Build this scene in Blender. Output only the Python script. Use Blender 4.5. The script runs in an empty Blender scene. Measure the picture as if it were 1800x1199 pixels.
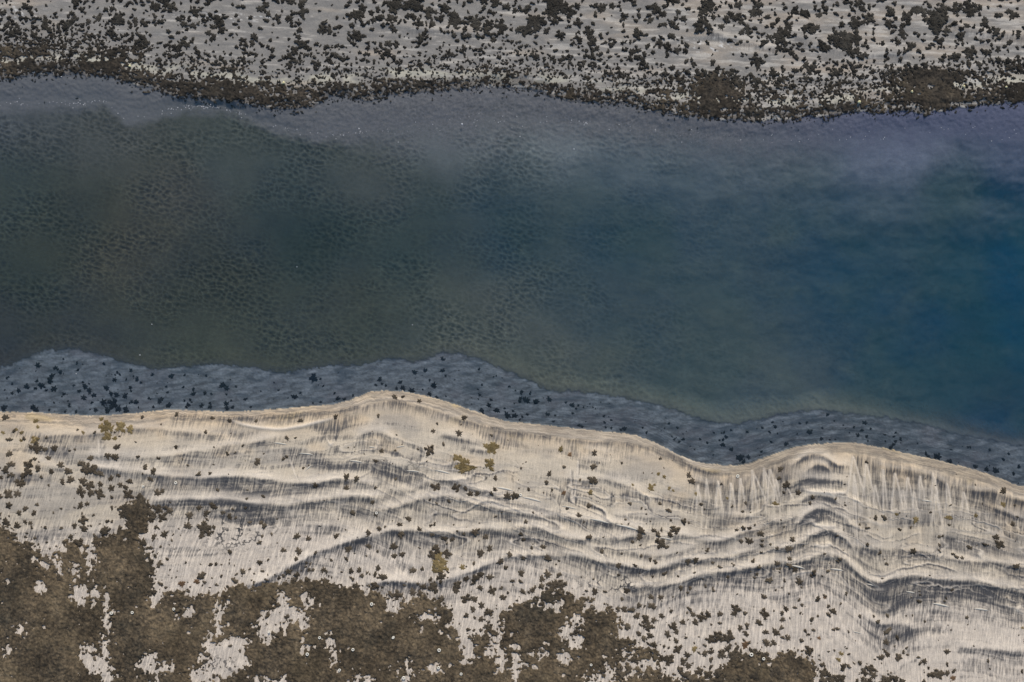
import bpy, math, random
import numpy as np

S = 0.02                      # metres of ground per photo pixel
CX, CY = 900.0, 599.5
sc = bpy.context.scene
col = sc.collection

# ------------------------------------------------------------------ camera
cam = bpy.data.cameras.new('camera'); co = bpy.data.objects.new('camera', cam)
col.objects.link(co); sc.camera = co
cam.sensor_width = 36.0; cam.lens = 30.0
cam.clip_start = 0.1; cam.clip_end = 3000
co.location = (0, 0, 30); co.rotation_euler = (0, 0, 0)

# ------------------------------------------------------------------ light
SUN_EL, SUN_AZ = math.radians(40), math.radians(12)      # azimuth from north (up in the picture), clockwise
w = bpy.data.worlds.new('World'); sc.world = w; w.use_nodes = True
nt = w.node_tree; nt.nodes.clear()
sky = nt.nodes.new('ShaderNodeTexSky'); sky.sky_type = 'NISHITA'; sky.sun_disc = False
sky.sun_elevation = SUN_EL; sky.sun_rotation = SUN_AZ
bg = nt.nodes.new('ShaderNodeBackground'); bg.inputs['Strength'].default_value = 0.085
wo = nt.nodes.new('ShaderNodeOutputWorld')
nt.links.new(sky.outputs[0], bg.inputs[0]); nt.links.new(bg.outputs[0], wo.inputs[0])
sl = bpy.data.lights.new('sun', 'SUN'); so = bpy.data.objects.new('sun', sl); col.objects.link(so)
sl.energy = 2.25; sl.angle = math.radians(10); sl.color = (1.0, 0.885, 0.75)
so.rotation_euler = (-(math.pi/2 - SUN_EL), 0, -SUN_AZ)   # light comes from the top of the picture
so.location = (0, 0, 60)
sc.view_settings.view_transform = 'Standard'; sc.view_settings.look = 'None'
sc.view_settings.gamma = 1.0; sc.view_settings.use_curve_mapping = False
sc.view_settings.exposure = 0.585

# ------------------------------------------------------------------ numpy noise
def _h(ix, iy, seed):
    n = (ix.astype(np.int64)*374761393 + iy.astype(np.int64)*668265263 + seed*1442695041) & 0xffffffff
    n = ((n ^ (n >> 13))*1274126177) & 0xffffffff
    n = n ^ (n >> 16)
    return (n & 0xffffff)/float(0x1000000)
def vnoise(x, y, seed=0):
    ix = np.floor(x); iy = np.floor(y); fx = x-ix; fy = y-iy
    r = 0
    ux = fx*fx*fx*(fx*(fx*6-15)+10); uy = fy*fy*fy*(fy*(fy*6-15)+10)
    def g(dx, dy):
        a = _h(ix+dx, iy+dy, seed)*2*math.pi
        return np.cos(a)*(fx-dx)+np.sin(a)*(fy-dy)
    return ((g(0,0)*(1-ux)+g(1,0)*ux)*(1-uy)+(g(0,1)*(1-ux)+g(1,1)*ux)*uy)*1.5      # about -1..1
def fbm(x, y, oct=4, seed=0, gain=.5):
    a = 1; s = 0; t = 0
    for i in range(oct):
        s = s+a*vnoise(x, y, seed+i*17); t += a; a *= gain; x = x*2.03+11.3; y = y*2.03-7.1
    return s/t*1.4
def cells(x, y, seed=0):
    ix = np.floor(x); iy = np.floor(y); f1 = np.full(np.shape(x), 9.0); f2 = f1.copy(); cid = np.zeros(np.shape(x))
    for dx in (-1, 0, 1):
        for dy in (-1, 0, 1):
            px = ix+dx+.12+.76*_h(ix+dx, iy+dy, seed); py = iy+dy+.12+.76*_h(ix+dx, iy+dy, seed+5)
            d = np.hypot(px-x, py-y); r = _h(ix+dx, iy+dy, seed+9)
            near = d < f1
            f2 = np.where(near, f1, np.minimum(f2, d)); cid = np.where(near, r, cid); f1 = np.where(near, d, f1)
    return f1, f2, cid
def ss(a, b, x):
    t = np.clip((x-a)/(b-a), 0, 1); return t*t*(3-2*t)
def lin(c):
    c = np.asarray(c, float)/255.0
    return np.where(c <= .04045, c/12.92, ((c+.055)/1.055)**2.4)
def curve(pts, X):
    p = np.array(pts, float); xs, ys = p[:,0], p[:,1]
    # smooth interpolation (Catmull-Rom style tangents)
    m = np.gradient(ys, xs) if len(xs) > 2 else np.full(len(xs), (ys[-1]-ys[0])/(xs[-1]-xs[0]))
    m[0] = 0; m[-1] = 0
    Xc = np.clip(X, xs[0], xs[-1]); i = np.clip(np.searchsorted(xs, Xc, side='right')-1, 0, len(xs)-2)
    h = xs[i+1]-xs[i]; t = (Xc-xs[i])/h
    return ((2*t**3-3*t**2+1)*ys[i]+(t**3-2*t**2+t)*h*m[i]+(-2*t**3+3*t**2)*ys[i+1]+(t**3-t**2)*h*m[i+1])

# ------------------------------------------------------------------ surveyed lines (photo pixels)
SHORE_S = [(0,724),(60,725),(120,729),(180,730),(240,726),(300,720),(350,722),(400,724),(440,722),(500,718),(560,712),(600,708),(630,697),(650,690),(690,687),(740,694),(790,707),(840,725),(880,738),(940,745),(1000,752),(1060,758),(1120,766),(1160,782),(1190,798),(1215,808),(1260,817),(1310,816),(1350,802),(1390,788),(1440,780),(1490,778),(1540,785),(1600,798),(1660,812),(1720,828),(1760,842),(1800,855)]
SHELF_S = [(0,646),(30,634),(60,622),(100,614),(150,618),(200,632),(270,648),(320,645),(380,641),(430,645),(500,655),(530,650),(580,643),(640,640),(690,632),(730,636),(770,622),(830,628),(880,648),(930,668),(960,685),(1010,688),(1060,695),(1120,705),(1180,718),(1230,735),(1290,745),(1350,735),(1380,728),(1440,722),(1500,728),(1560,735),(1620,745),(1680,762),(1740,772),(1800,785)]
SHORE_N = [(0,138),(60,131),(130,130),(190,135),(270,158),(340,172),(420,180),(480,190),(540,188),(600,168),(640,176),(700,165),(760,160),(860,152),(950,160),(1000,176),(1100,182),(1170,198),(1250,207),(1330,212),(1400,208),(1480,200),(1560,195),(1620,198),(1680,190),(1720,185),(1800,180)]
EDGE_N = [(0,183),(60,180),(100,182),(150,182),(185,178),(215,206),(250,205),(300,192),(390,190),(480,222),(560,238),(640,232),(700,226),(800,216),(950,212),(1100,225),(1200,235),(1300,245),(1400,245),(1500,240),(1600,232),(1700,232),(1800,240)]
# dark bands behind sand crests, wet mud plus painted lee shade: points of the sharp upper edge, width px, strength, crest height (m)
BANDS = [
 ([(30,768),(90,765),(150,762),(220,755),(260,752),(310,757),(370,763),(420,762),(465,754)],8,.6,.03),
 ([(290,727),(340,729),(380,729),(420,733),(460,730),(500,727),(540,724),(590,720)],17,.55,.01),
 ([(580,722),(640,712),(690,706),(730,711),(780,725),(820,740),(860,748),(900,757),(937,762),(1000,770),(1050,775),(1100,778),(1137,784),(1162,791),(1187,801),(1205,812),(1225,820),(1250,826),(1290,832)],10,.6,.03),
 ([(150,800),(250,803),(320,797),(380,788),(440,777),(510,768)],18,.45,.05),
 ([(150,818),(240,828),(300,836),(360,838),(420,836),(470,840),(520,849),(562,846),(605,840),(637,845),(680,852)],20,.55,.07),
 ([(260,880),(330,876),(400,878),(450,883),(520,884),(570,875),(620,870),(690,872)],20,.6,.07),
 ([(672,859),(725,860),(750,848),(775,843),(812,849),(850,863),(900,877),(940,890),(965,900)],13,.6,.05),
 ([(650,893),(687,889),(720,880),(740,875),(775,871),(812,874),(832,880),(862,887),(900,896),(937,904),(975,906),(1012,909),(1050,914),(1087,920),(1120,927),(1150,938)],12,.95,.07),
 ([(430,1024),(475,1011),(500,999),(525,984),(550,972),(587,957),(625,945),(662,935),(687,930),(725,929),(762,931),(800,932),(850,928),(900,929)],24,.9,.10),
 ([(890,926),(945,925),(975,935),(1000,941),(1040,944),(1085,944),(1130,938)],9,1.0,.08),
 ([(640,1019),(700,1016),(737,1018),(770,1018),(812,1006),(850,991),(875,979),(900,971),(937,970),(987,973),(1025,976),(1062,983),(1100,991),(1137,995),(1162,993),(1187,986),(1205,979),(1237,980),(1275,975),(1300,969),(1338,958)],17,1.0,.10),
 ([(1085,1025),(1125,1026),(1162,1025),(1187,1019),(1212,1011),(1250,1004),(1300,996),(1350,987),(1387,985),(1412,979),(1442,971),(1470,976),(1490,991),(1510,1009),(1537,1020),(1562,1012),(1600,1011),(1637,1014),(1675,1016),(1712,1019),(1750,1026),(1800,1041),(1850,1055)],28,1.0,.11),
 ([(1150,945),(1180,937),(1200,936),(1225,946),(1250,951),(1275,946),(1300,935),(1325,929),(1350,925)],8,.9,.07),
 ([(1060,961),(1100,966),(1137,971),(1175,971),(1195,965),(1230,958)],8,.7,.05),
 ([(1255,908),(1287,905),(1330,907)],10,.5,.04),
 ([(1210,840),(1232,847),(1270,848)],9,.7,.04),
 ([(1015,790),(1045,792),(1085,800)],6,.5,.03),
 ([(1010,806),(1045,808),(1085,812)],12,.5,.03),
 ([(975,838),(1025,840),(1070,842),(1110,854),(1140,868)],12,.45,.04),
 ([(1070,905),(1110,905),(1160,912)],8,.5,.04),
 ([(1385,818),(1400,810),(1412,802),(1432,800),(1450,805),(1465,813),(1497,818)],9,.85,.06),
 ([(1410,828),(1420,821),(1432,815),(1447,817),(1462,827)],11,.85,.04),
 ([(1395,842),(1420,840),(1450,842),(1492,845)],15,.85,.04),
 ([(1402,880),(1412,873),(1437,868),(1462,872),(1478,886)],14,.85,.08),
 ([(1385,926),(1405,910),(1422,898),(1442,892),(1465,900),(1487,914),(1505,940)],19,.85,.09),
 ([(1340,958),(1375,960),(1400,950),(1425,937),(1447,929),(1470,936),(1487,950),(1502,975)],19,.9,.09),
 ([(1340,912),(1370,915),(1405,905)],22,.5,.04),
 ([(1480,958),(1550,962),(1600,965),(1660,975)],26,.6,.04),
 ([(1640,978),(1675,981),(1737,986),(1800,994),(1850,998)],8,.7,.05),
 ([(1520,812),(1550,820),(1587,826),(1625,832),(1662,848),(1700,858),(1750,866),(1800,881),(1850,890)],22,.6,.03),  # shadow under the right-hand ledge, painted dark
 ([(1745,893),(1775,905),(1810,915)],16,.55,.04),
 ([(1500,1078),(1537,1088),(1562,1090),(1620,1100)],34,.55,.04),
 ([(1670,1129),(1700,1132),(1750,1136),(1800,1139),(1850,1142)],26,.6,.05),
 ([(620,774),(635,763),(650,756),(665,757),(685,764),(705,780)],26,.6,.06),
 ([(765,764),(800,769),(825,775),(855,778)],7,.7,.04),
 ([(820,789),(860,791)],5,.6,.03),
 ([(655,813),(700,816),(750,819),(800,826)],9,.35,.03),
 ([(60,938),(90,942),(120,944)],22,.4,.03),
 ([(145,932),(170,934),(200,936)],22,.4,.03),
 ([(60,812),(95,818),(130,822)],18,.35,.03),
 # far bank
 ([(600,38),(700,48),(800,58),(900,60)],20,.25,.04),
 ([(1210,48),(1260,62),(1320,80),(1380,86)],10,.5,.05),
 ([(1380,66),(1450,86),(1520,96),(1600,92)],18,.25,.05),
 ([(1640,30),(1700,55),(1760,62),(1820,60)],24,.3,.05),
]
# raised crest lines, lit brightness painted in, no dark band behind (points, half width, height)
CRESTS = [
 ([(395,736),(430,745),(465,751),(495,753),(530,748),(565,740),(600,733)],4,.06),
 ([(1403,858),(1420,861),(1450,863),(1470,864),(1486,860),(1492,850)],4,.07),
 ([(1420,917),(1435,920),(1450,922),(1468,921)],4,.06),
 ([(1424,954),(1440,957),(1460,954)],4,.05),
 ([(575,770),(582,780),(588,775),(592,760)],3,.04),
]
LEAN = [(-200,.30),(0,.30),(450,.27),(700,.17),(900,.13),(1150,.14),(1300,.10),(1400,.05),(1500,.03),(1600,.06),(1700,.10),(2000,.12)]

# bed survey: X, Y, water depth (m), bed colour (photo sRGB)
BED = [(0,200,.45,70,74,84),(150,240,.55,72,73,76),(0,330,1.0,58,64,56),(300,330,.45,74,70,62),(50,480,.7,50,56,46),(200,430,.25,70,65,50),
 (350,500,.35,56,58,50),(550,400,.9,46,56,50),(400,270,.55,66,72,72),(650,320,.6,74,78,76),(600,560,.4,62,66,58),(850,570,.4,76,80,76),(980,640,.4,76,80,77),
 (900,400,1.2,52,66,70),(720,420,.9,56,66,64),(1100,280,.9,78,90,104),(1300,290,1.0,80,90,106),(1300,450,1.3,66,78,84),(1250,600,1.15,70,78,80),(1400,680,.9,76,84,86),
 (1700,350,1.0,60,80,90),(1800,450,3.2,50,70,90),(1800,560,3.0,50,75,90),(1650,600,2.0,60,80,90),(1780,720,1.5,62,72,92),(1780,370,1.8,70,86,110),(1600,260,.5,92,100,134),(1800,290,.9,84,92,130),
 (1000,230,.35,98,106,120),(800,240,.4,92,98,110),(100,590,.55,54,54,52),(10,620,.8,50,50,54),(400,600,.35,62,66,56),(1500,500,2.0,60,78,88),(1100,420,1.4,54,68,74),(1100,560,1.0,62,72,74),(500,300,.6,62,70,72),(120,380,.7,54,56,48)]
_bed = np.array(BED, float)
def bedmap(X, Y):
    X = X+fbm(X/150, Y/150, 2, 71)*30; Y = Y+fbm(X/150, Y/150, 2, 72)*28
    W = 0; A = [0, 0, 0, 0]
    for b in _bed:
        k = 1/(((X-b[0])**2+((Y-b[1])*1.25)**2)/90.0**2+.35)**1.7
        W = W+k
        for j in range(4): A[j] = A[j]+k*b[2+j]
    return [a/W for a in A]

LF = 0.93     # typical albedo -> picture factor used when converting photo colours to pigments
def bands(X, Y):
    Xw = X+fbm(X/38, Y/38, 3, 3)*4; Yw = Y+fbm(X/42, Y/30, 3, 4)*3.0
    silt_shade = np.zeros_like(X); hz = np.zeros_like(X); crest = np.zeros_like(X)
    for pts, wd, st, ht in BANDS:
        y0 = curve(pts, Xw); d = Yw-y0; x0, x1 = pts[0][0], pts[-1][0]; tl = min(28, (x1-x0)*.3)
        end = ss(x0-tl*.3, x0+tl, Xw)*(1-ss(x1-tl, x1+tl*.3, Xw))
        mod = .75+.35*vnoise(Xw/40, Yw*0+pts[0][1]*.13, 8)
        m = ss(-3., 4., d)*np.exp(-np.clip(d/(wd*1.3), 0, 9)**1.5)*min(1, st*1.3)*end*mod
        silt_shade = np.maximum(silt_shade, m)
        c = np.where(d < 0, np.exp(-(d/13.0)**2), np.exp(-(d/9.)**2))*end*ht*mod*.75
        hz = np.maximum(hz, c)
        crest = np.maximum(crest, (np.exp(-((d+4)/3.0)**2)*.6+.6*np.exp(-((d+9)/7.0)**2))*end*min(1, ht/.07)*mod)  # sunlit brightness along the crest, painted as a pale band
        # hollow behind the crest
        hz = hz-ss(0, 14, d)*np.exp(-np.clip(d/(wd*1.2), 0, 9)**2)*end*ht*.2
    for pts, wd, ht in CRESTS:
        y0 = curve(pts, X); d = Y-y0; x0, x1 = pts[0][0], pts[-1][0]; tl = (x1-x0)*.2
        end = ss(x0-2, x0+tl, X)*(1-ss(x1-tl, x1+2, X))
        hz = hz+np.exp(-(d/wd)**2)*end*ht*.8; crest = np.maximum(crest, np.exp(-(d/(wd*.6))**2)*end)
        silt_shade = silt_shade*(1-.8*np.exp(-(d/wd)**2)*end)
    return silt_shade, hz, crest

SAND = lin((202,191,171))/LF*.88; SANDW = lin((212,192,162))/LF*.86; SILT_SHADE = lin((78,80,84))/LF  # last tone: mud, and the shade painted behind crests
GREYN = lin((137,135,130))/LF; CREAM = lin((180,178,162))/LF; WARMN = lin((156,148,136))/LF
SHELF = lin((88,91,95))/LF*.92
MIDL = [(0,905),(150,900),(260,890),(450,886),(560,880),(650,890),(760,930),(900,935),(1000,960),(1100,1002),(1200,985),(1350,985),(1442,971),(1490,991),(1537,1020),(1600,1011),(1700,1018),(1800,1041)]
TRI = [(1497,800,.42,150),(1520,812,.30,120),(1549,822,.10,110),(1570,829,.30,120),(1592,836,.26,110),(1614,834,.20,80),(1637,828,.24,120),(1661,846,.20,90),(1583,858,.3,60),(1603,862,.25,70),(1690,862,.3,70),(1640,866,.3,80),
 (1321,824,.12,110),(1341,820,.16,60),(1352,822,.30,110),(1362,840,.25,60),(1300,838,.2,80),(1260,842,.22,90),(1225,850,.2,80),(1240,838,.12,60),(1283,846,.2,80),(1498,832,.15,100),(1535,850,.25,70)]
RILL = [(1003,822,1009,888,1.8),(1018,806,1009,888,1.6),(1326,832,1347,880,1.8),(1343,824,1362,866,1.8),(186,778,180,812,3),(178,770,181,812,2),(1500,830,1504,960,1.5),(1551,834,1550,910,1.4),(1639,834,1650,902,1.5),(512,805,530,850,1.4),(1381,850,1396,880,2),(1322,1010,1318,1040,2)]
def terrain(X, Y):
    """height (m), albedo rgb, dark band mask, streak amount at photo pixel coordinates"""
    jag = fbm(X/16, Y/16, 3, 20)*3.0
    ys = curve(SHORE_S, X)+jag*.5+fbm(X/5.5, Y*0+3., 3, 24)*1.6; ye = curve(SHELF_S, X)+jag*1.2+fbm(X/7, Y/7, 3, 25)*2.5
    yn = curve(SHORE_N, X)+jag*2.2; yf = curve(EDGE_N, X)+fbm(X/30, Y/30, 3, 23)*9
    dS = Y-ys                                            # >0 on the near bank
    silt_shade, hz, crest = bands(X, Y)
    n1 = fbm(X/60, Y/25, 4, 30)
    ml = curve(MIDL, X); tt = dS/np.maximum(ml-curve(SHORE_S, X), 40)
    broad = fbm(X/170, tt*3.6, 2, 35, .6)+.35*fbm(X/90, tt*9, 2, 36)
    bro = ss(.0, .75, broad)*ss(12, 40, dS)*ss(1.75, 1.25, tt+.1*vnoise(X/80, Y*0, 37))
    regn = .50+.40*np.exp(-(((X-450)/260)**2+((Y-835)/75)**2))+.2*np.exp(-(((X-760)/300)**2+((Y-905)/60)**2))-.25*np.exp(-(((X-1080)/130)**2+((Y-830)/45)**2))
    silt_shade = np.where(dS > 0, np.maximum(silt_shade, np.clip(bro*regn, 0, 1)), silt_shade)
    silt_shade = np.where(dS > 0, np.clip(silt_shade+.14*np.exp(-(((X-420)/240)**2+((Y-850)/60)**2)**1.5)+.35*np.exp(-((X-1640)/190)**2-((Y-1042)/26)**2)+.25*np.exp(-((X-1570)/50)**2-((Y-1105)/30)**2), 0, 1), silt_shade)
    hz = hz-np.where(dS > 0, bro*.03, 0)
    for sd_, fx_, ft_, am_ in ((81, 150., 6.5, .50), (82, 95., 11., .34)):
        nn = vnoise((X+fbm(X/50, Y/50, 2, sd_+3)*18)/fx_, tt*ft_+fbm(X/60, Y/40, 2, sd_+4)*.25, sd_)
        zone = ss(.28, .5, tt)*ss(1.35, 1.05, tt)*ss(250, 560, X)*(.55+.45*ss(500, 900, X))*np.clip(.7+fbm(X/110, Y/50, 2, sd_+5), 0, 1)*np.where(dS > 0, 1, 0)
        silt_shade = np.maximum(silt_shade, zone*am_*1.7*ss(-.01, .02, nn)*ss(.22, .04, nn))
        crest = np.maximum(crest, zone*.7*np.exp(-((nn+.035)/.035)**2)); hz = hz+zone*.03*np.exp(-((nn+.02)/.06)**2)
    tri = np.zeros_like(X); tre = np.zeros_like(X)
    for ax, ay, sl_, ln_ in TRI:
        dy = Y-ay; wq = np.maximum(dy, 0)*sl_*.55+.5; u_ = np.abs(X-ax-.06*dy+vnoise(Y/14, X*0+ax, 38)*1.2)/wq
        fade = ss(0, 3, dy)*ss(ln_, ln_*.25, dy)
        tri = np.maximum(tri, ss(1.12, .85, u_)*fade); tre = np.maximum(tre, np.exp(-((u_-.95)*wq/1.5)**2)*fade)
    for x0_, y0_, x1_, y1_, w_ in RILL:
        q_ = np.clip((Y-y0_)/(y1_-y0_), 0, 1); dx_ = X-(x0_+(x1_-x0_)*q_); inn = ss(-2, 6, Y-y0_)*ss(y1_+2, y1_-10, Y)
        tre = np.maximum(tre, np.exp(-((dx_+w_)/1.3)**2)*inn); silt_shade = np.maximum(silt_shade, .55*np.exp(-((dx_-w_)/w_)**2)*inn)
    fz = ss(1195, 1230, X)*(1-ss(1375, 1390, X)*ss(1500, 1490, X))*ss(125, 100, dS)*ss(16, 30, dS)
    silt_shade = np.where(dS > 0, np.maximum(silt_shade, fz*.42*(1-tri)*ss(105, 40, dS)), silt_shade)*(1-.75*tri)
    silt_shade = np.clip(silt_shade*(1+.35*ss(1380, 1400, X)*ss(1515, 1495, X)*ss(150, 120, dS)), 0, 1.15)
    crest = np.maximum(crest, tre*.8); hz = hz+tri*.012+tre*.006
    depth, br, bgc, bb = bedmap(X, Y)
    depth = depth*np.interp(X, [0,700,1100,1400,1600,1850], [.09,.18,.31,.38,.44,.62])*(1+.14*fbm(X/60, Y/45, 3, 33))
    # ---- near bank
    steps = np.zeros_like(X)
    for k, off in enumerate((6, 12, 19)):                # little terraces left by the falling water
        steps += ss(-1.2, 1.2, dS-off-fbm(X/40, Y*0+k*9., 3, 40+k)*5)*.014
    hz = np.maximum(hz, -.04*ss(0, 40, dS))
    zb = .045+ss(0, 5, dS)*.02+steps+np.clip(dS, 0, 1200)*.0007+hz+n1*.012
    # ---- shelf (thin water)
    t = np.clip((Y-ye)/np.maximum(ys-ye, 5), 0, 1)
    lam = np.sin((dS+fbm(X/50, Y/20, 3, 44)*9)/2.6)*ss(-60, -12, dS)*.4
    zs = -.16+t*.11+fbm(X/20, Y/9, 3, 45)*.012+lam*.006
    # ---- channel
    gap = 38+14*vnoise(X/90, Y*0, 46)
    e = ss(0, 1, (ye-Y)/gap); ef = ss(0, 1, (Y-yf+20)/150.0)
    f1, f2, cid = cells((X*.98+Y*.32)/12.+fbm(X/34, Y/34, 3, 50)*.7, (Y-.28*X)/8.6+fbm(X/34, Y/34, 3, 51)*.7, 52)
    g1, g2, gid = cells((X+Y*.3)/7.+fbm(X/15, Y/15, 2, 58)*.5, (Y-.28*X)/5.2, 53)
    patch = np.clip(.55+.9*fbm(X/120, Y/90, 3, 54), .1, 1)
    rip = (ss(.05, .75, f1)*.75+ss(.05, .7, g1)*.35)
    zc = -(.14+np.clip(depth, .05, 5)*np.minimum(e, ef))
    zc = zc+(rip-.5)*.042*patch*np.minimum(e+.1, 1)*ss(1700, 800, X+(Y-400)*.1)
    zn_sh = -.02-.12*ss(0, 1, (Y-yn)/np.maximum(yf-yn, 8))+fbm(X/7, Y/6, 3, 56)*.016
    z = np.where(Y > ye, zs, zc)
    kf = ss(-22, 22, Y-yf); z = np.where(Y <= ye, zn_sh*(1-kf)+zc*kf, z)
    z = np.where(dS > 0, zb, z)
    # shore transitions
    zN = .015+ss(0, 20, yn-Y)*.05+np.clip(yn-Y, 0, 1200)*.0006+hz+fbm(X/40, Y/16, 4, 57)*.02
    z = np.where(Y < yn, zN, z)
    # ---- colours
    def mixc(a, b, f): return a*(1-f[..., None])+b*f[..., None]
    one = np.ones(X.shape+(1,))
    sand = mixc(SAND*one, SANDW*one, np.clip(ss(75, 0, dS)*.9+.5*ss(.1, .6, fbm(X/90, Y/60, 3, 60))*ss(260, 60, dS), 0, 1))
    greyish = ss(.0, .5, fbm(X/120+3, Y/45, 3, 61)+.45*ss(600, 250, X)*ss(40, 90, dS)*ss(240, 160, dS)+.3*ss(1250, 1300, X)*ss(60, 120, dS)*ss(180, 120, dS))
    sand = mixc(sand, SILT_SHADE*2.0*one, greyish*.32)
    lightb = ss(.35, .0, np.abs(vnoise(X/70, Y/12, 62)))
    sand = mixc(sand, lin((216,205,189))/LF*.92*one, ss(1.0, 1.35, tt)*.85)
    sand = sand*(1+.05*lightb[..., None]+.05*n1[..., None])
    # laminated wet edge next to the waterline
    edge = ss(24, 14, dS+fbm(X/30, Y/30, 2, 63)*7)*ss(-.1, .55, np.sin((dS+fbm(X/25, Y/9, 3, 64)*5)/1.9)+.3*vnoise(X/12, Y/4, 65))
    sand = mixc(sand, lin((128,122,112))/LF*one, edge*.6)
    sand = mixc(sand, lin((146,138,124))/LF*one, ss(24, 15, dS+fbm(X/30, Y/30, 2, 63)*7)*ss(450, 900, X)*.65)
    rust = ss(.35, .7, fbm(X/70, Y/30, 3, 66))*ss(45, 10, dS)
    sand = mixc(sand, lin((176,158,120))/LF*one, rust*.6)
    wisp = fbm((X+Y*.3)/26, (Y+X*.2)/7, 4, 67)
    sh = SHELF*1.55*one*(1+.55*wisp[..., None])
    sh = sh*(1+.38*np.exp(-((t-.06)/.10)**2)*np.clip(.55+1.2*fbm(X/18, Y/6, 3, 92), 0, 1.4))[..., None]
    sh = sh*(1+.30*fbm(X/4., Y/3.2, 3, 94))[..., None]
    sh = sh*(1-.28*ss(.1, .5, fbm(X/14, Y/8, 3, 93)))[..., None]
    sh = mixc(sh, lin((104,101,106))/LF*.9*one, ss(-.1, .7, fbm(X/70, Y/40, 3, 68))*.5)
    sh = mixc(sh, lin((66,74,82))/LF*.9*one, ss(.0, .6, fbm(X/45+9, Y/12, 3, 69)+.3*ss(900, 1500, X))*.6)
    sh = sh*(1+.10*lam[..., None])
    bed = np.stack([lin(np.clip(v, 0, 255))/LF for v in (br, bgc, bb)], -1)
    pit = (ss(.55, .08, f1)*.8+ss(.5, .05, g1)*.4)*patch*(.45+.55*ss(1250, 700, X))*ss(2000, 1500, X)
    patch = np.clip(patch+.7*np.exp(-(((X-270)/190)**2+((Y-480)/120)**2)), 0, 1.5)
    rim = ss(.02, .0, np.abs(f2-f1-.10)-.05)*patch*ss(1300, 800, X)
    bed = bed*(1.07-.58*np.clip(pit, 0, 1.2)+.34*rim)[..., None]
    bed = bed*(1+.15*fbm(X/34, Y/34, 4, 70)[..., None])
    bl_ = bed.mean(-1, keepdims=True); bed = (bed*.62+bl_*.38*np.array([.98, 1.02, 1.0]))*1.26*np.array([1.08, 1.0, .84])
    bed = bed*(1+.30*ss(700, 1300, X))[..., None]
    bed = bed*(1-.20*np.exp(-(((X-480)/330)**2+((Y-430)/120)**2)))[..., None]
    sn = (lin((112,112,118))/LF*.85)*one*(1+.12*fbm(X/14, Y/14, 3, 73)[..., None])
    h1, h2, hid = cells(X/6.5+fbm(X/20, Y/20, 2, 86)*.6, (Y+.3*X)/5.0, 87)
    sn = sn*(1.05-.30*ss(.5, .1, h1)*np.clip(.5+fbm(X/50, Y/25, 2, 88), 0, 1)+.16*ss(.02, 0, np.abs(h2-h1-.1)-.05))[..., None]
    sn = sn*np.array([1.08, 1.0, .90])
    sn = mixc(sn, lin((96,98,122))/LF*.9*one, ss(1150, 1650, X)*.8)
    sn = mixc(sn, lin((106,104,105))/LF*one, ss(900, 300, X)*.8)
    lw = ss(700, 560, X); blend = ss(-20+17*lw, 70-48*lw, Y-yf+fbm(X/22, Y/12, 3, 79)*(12-8*lw))
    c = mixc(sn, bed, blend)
    rim2 = ss(-16, 3, Y-ye)[..., None]*.8
    c = c*(1-rim2)+(bed*.4+SHELF*.4)*rim2
    c = np.where((Y > ye)[..., None], sh*(1-.25*np.exp(-np.clip(Y-ye, 0, 99)/2.)[..., None]), c)
    c = np.where((dS > 0)[..., None], sand, c)
    nb = mixc(GREYN*one*.92, WARMN*one, np.clip(ss(.0, .7, fbm(X/150, Y/26, 3, 74)+.5*ss(500, 1500, X)+.3*ss(60, 0, Y)-.35), 0, 1))
    cream = curve([(0,112),(60,105),(150,105),(250,118),(350,130),(450,140),(520,135),(600,140),(700,130),(800,133),(900,140),(1000,145),(1100,160),(1200,172),(1300,180),(1370,182),(1500,172),(1560,162),(1700,150),(1800,142)], X)
    cm = np.exp(-((Y-cream)/9)**2)*ss(-.35, .25, fbm(X/45, Y/20, 2, 75))
    nb = mixc(nb, CREAM*one, cm*.85)
    nb = mixc(nb, lin((100,96,90))/LF*one, ss(30, 6, yn-Y)*.7)
    nb = mixc(nb, lin((196,192,182))/LF*one*.95, ss(.25, .6, fbm((X+Y*2)/70, (Y-.06*X)/6, 4, 77)+.25*ss(600, 1300, X))*.55)
    nb = mixc(nb, lin((214,214,210))/LF*one*.95, ss(.30, .55, fbm(X/12, (Y-.1*X)/3, 3, 78))*(np.exp(-((X-1240)/90)**2-((Y-84)/13)**2)+np.exp(-((X-420)/110)**2-((Y-33)/8)**2)+np.exp(-((X-30)/50)**2-((Y-25)/14)**2))*.9)
    nb = nb*(1+.12*fbm(X/20, Y/7, 4, 76)[..., None])
    c = np.where((Y < yn)[..., None], nb, c)
    silt_shade = silt_shade*np.where(dS > 0, 1, np.where(Y < yn, .8, 0))
    crest = crest*np.where(dS > 0, 1, np.where(Y < yn, .5, 0))
    stre = np.where(dS > 0, ss(20, 60, dS)*.28+ss(90, 230, dS)*.62, 0)
    fan = np.where(dS > 0, ss(1180, 1260, X)*ss(185, 120, dS)*ss(6, 25, dS)*(1-ss(1385, 1400, X)*ss(1505, 1490, X)), 0)
    land = np.where(dS > 0, 1., np.where(Y < yn, .35, 0.))
    lamw = np.where(dS > 0, ss(26, 12, dS+fbm(X/30, Y/30, 2, 63)*7)*.9, np.where(Y > ye, .30+.45*ss(-60, -5, dS)*ss(600, 1000, X)+.15, 0))
    sq = ss(.0, .4, fbm(X/30, Y/30, 2, 80)+.25)*(np.exp(-(((X-420)/75)**2+((Y-925)/42)**2)**2)+np.exp(-(((X-1080)/70)**2+((Y-1020)/20)**2)**2)+.9*np.exp(-(((X-385)/45)**2+((Y-1165)/20)**2)**2)+.8*np.exp(-(((X-1012)/32)**2+((Y-1108)/24)**2)**2)+.5*np.exp(-(((X-700)/70)**2+((Y-815)/16)**2)**2))
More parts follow.
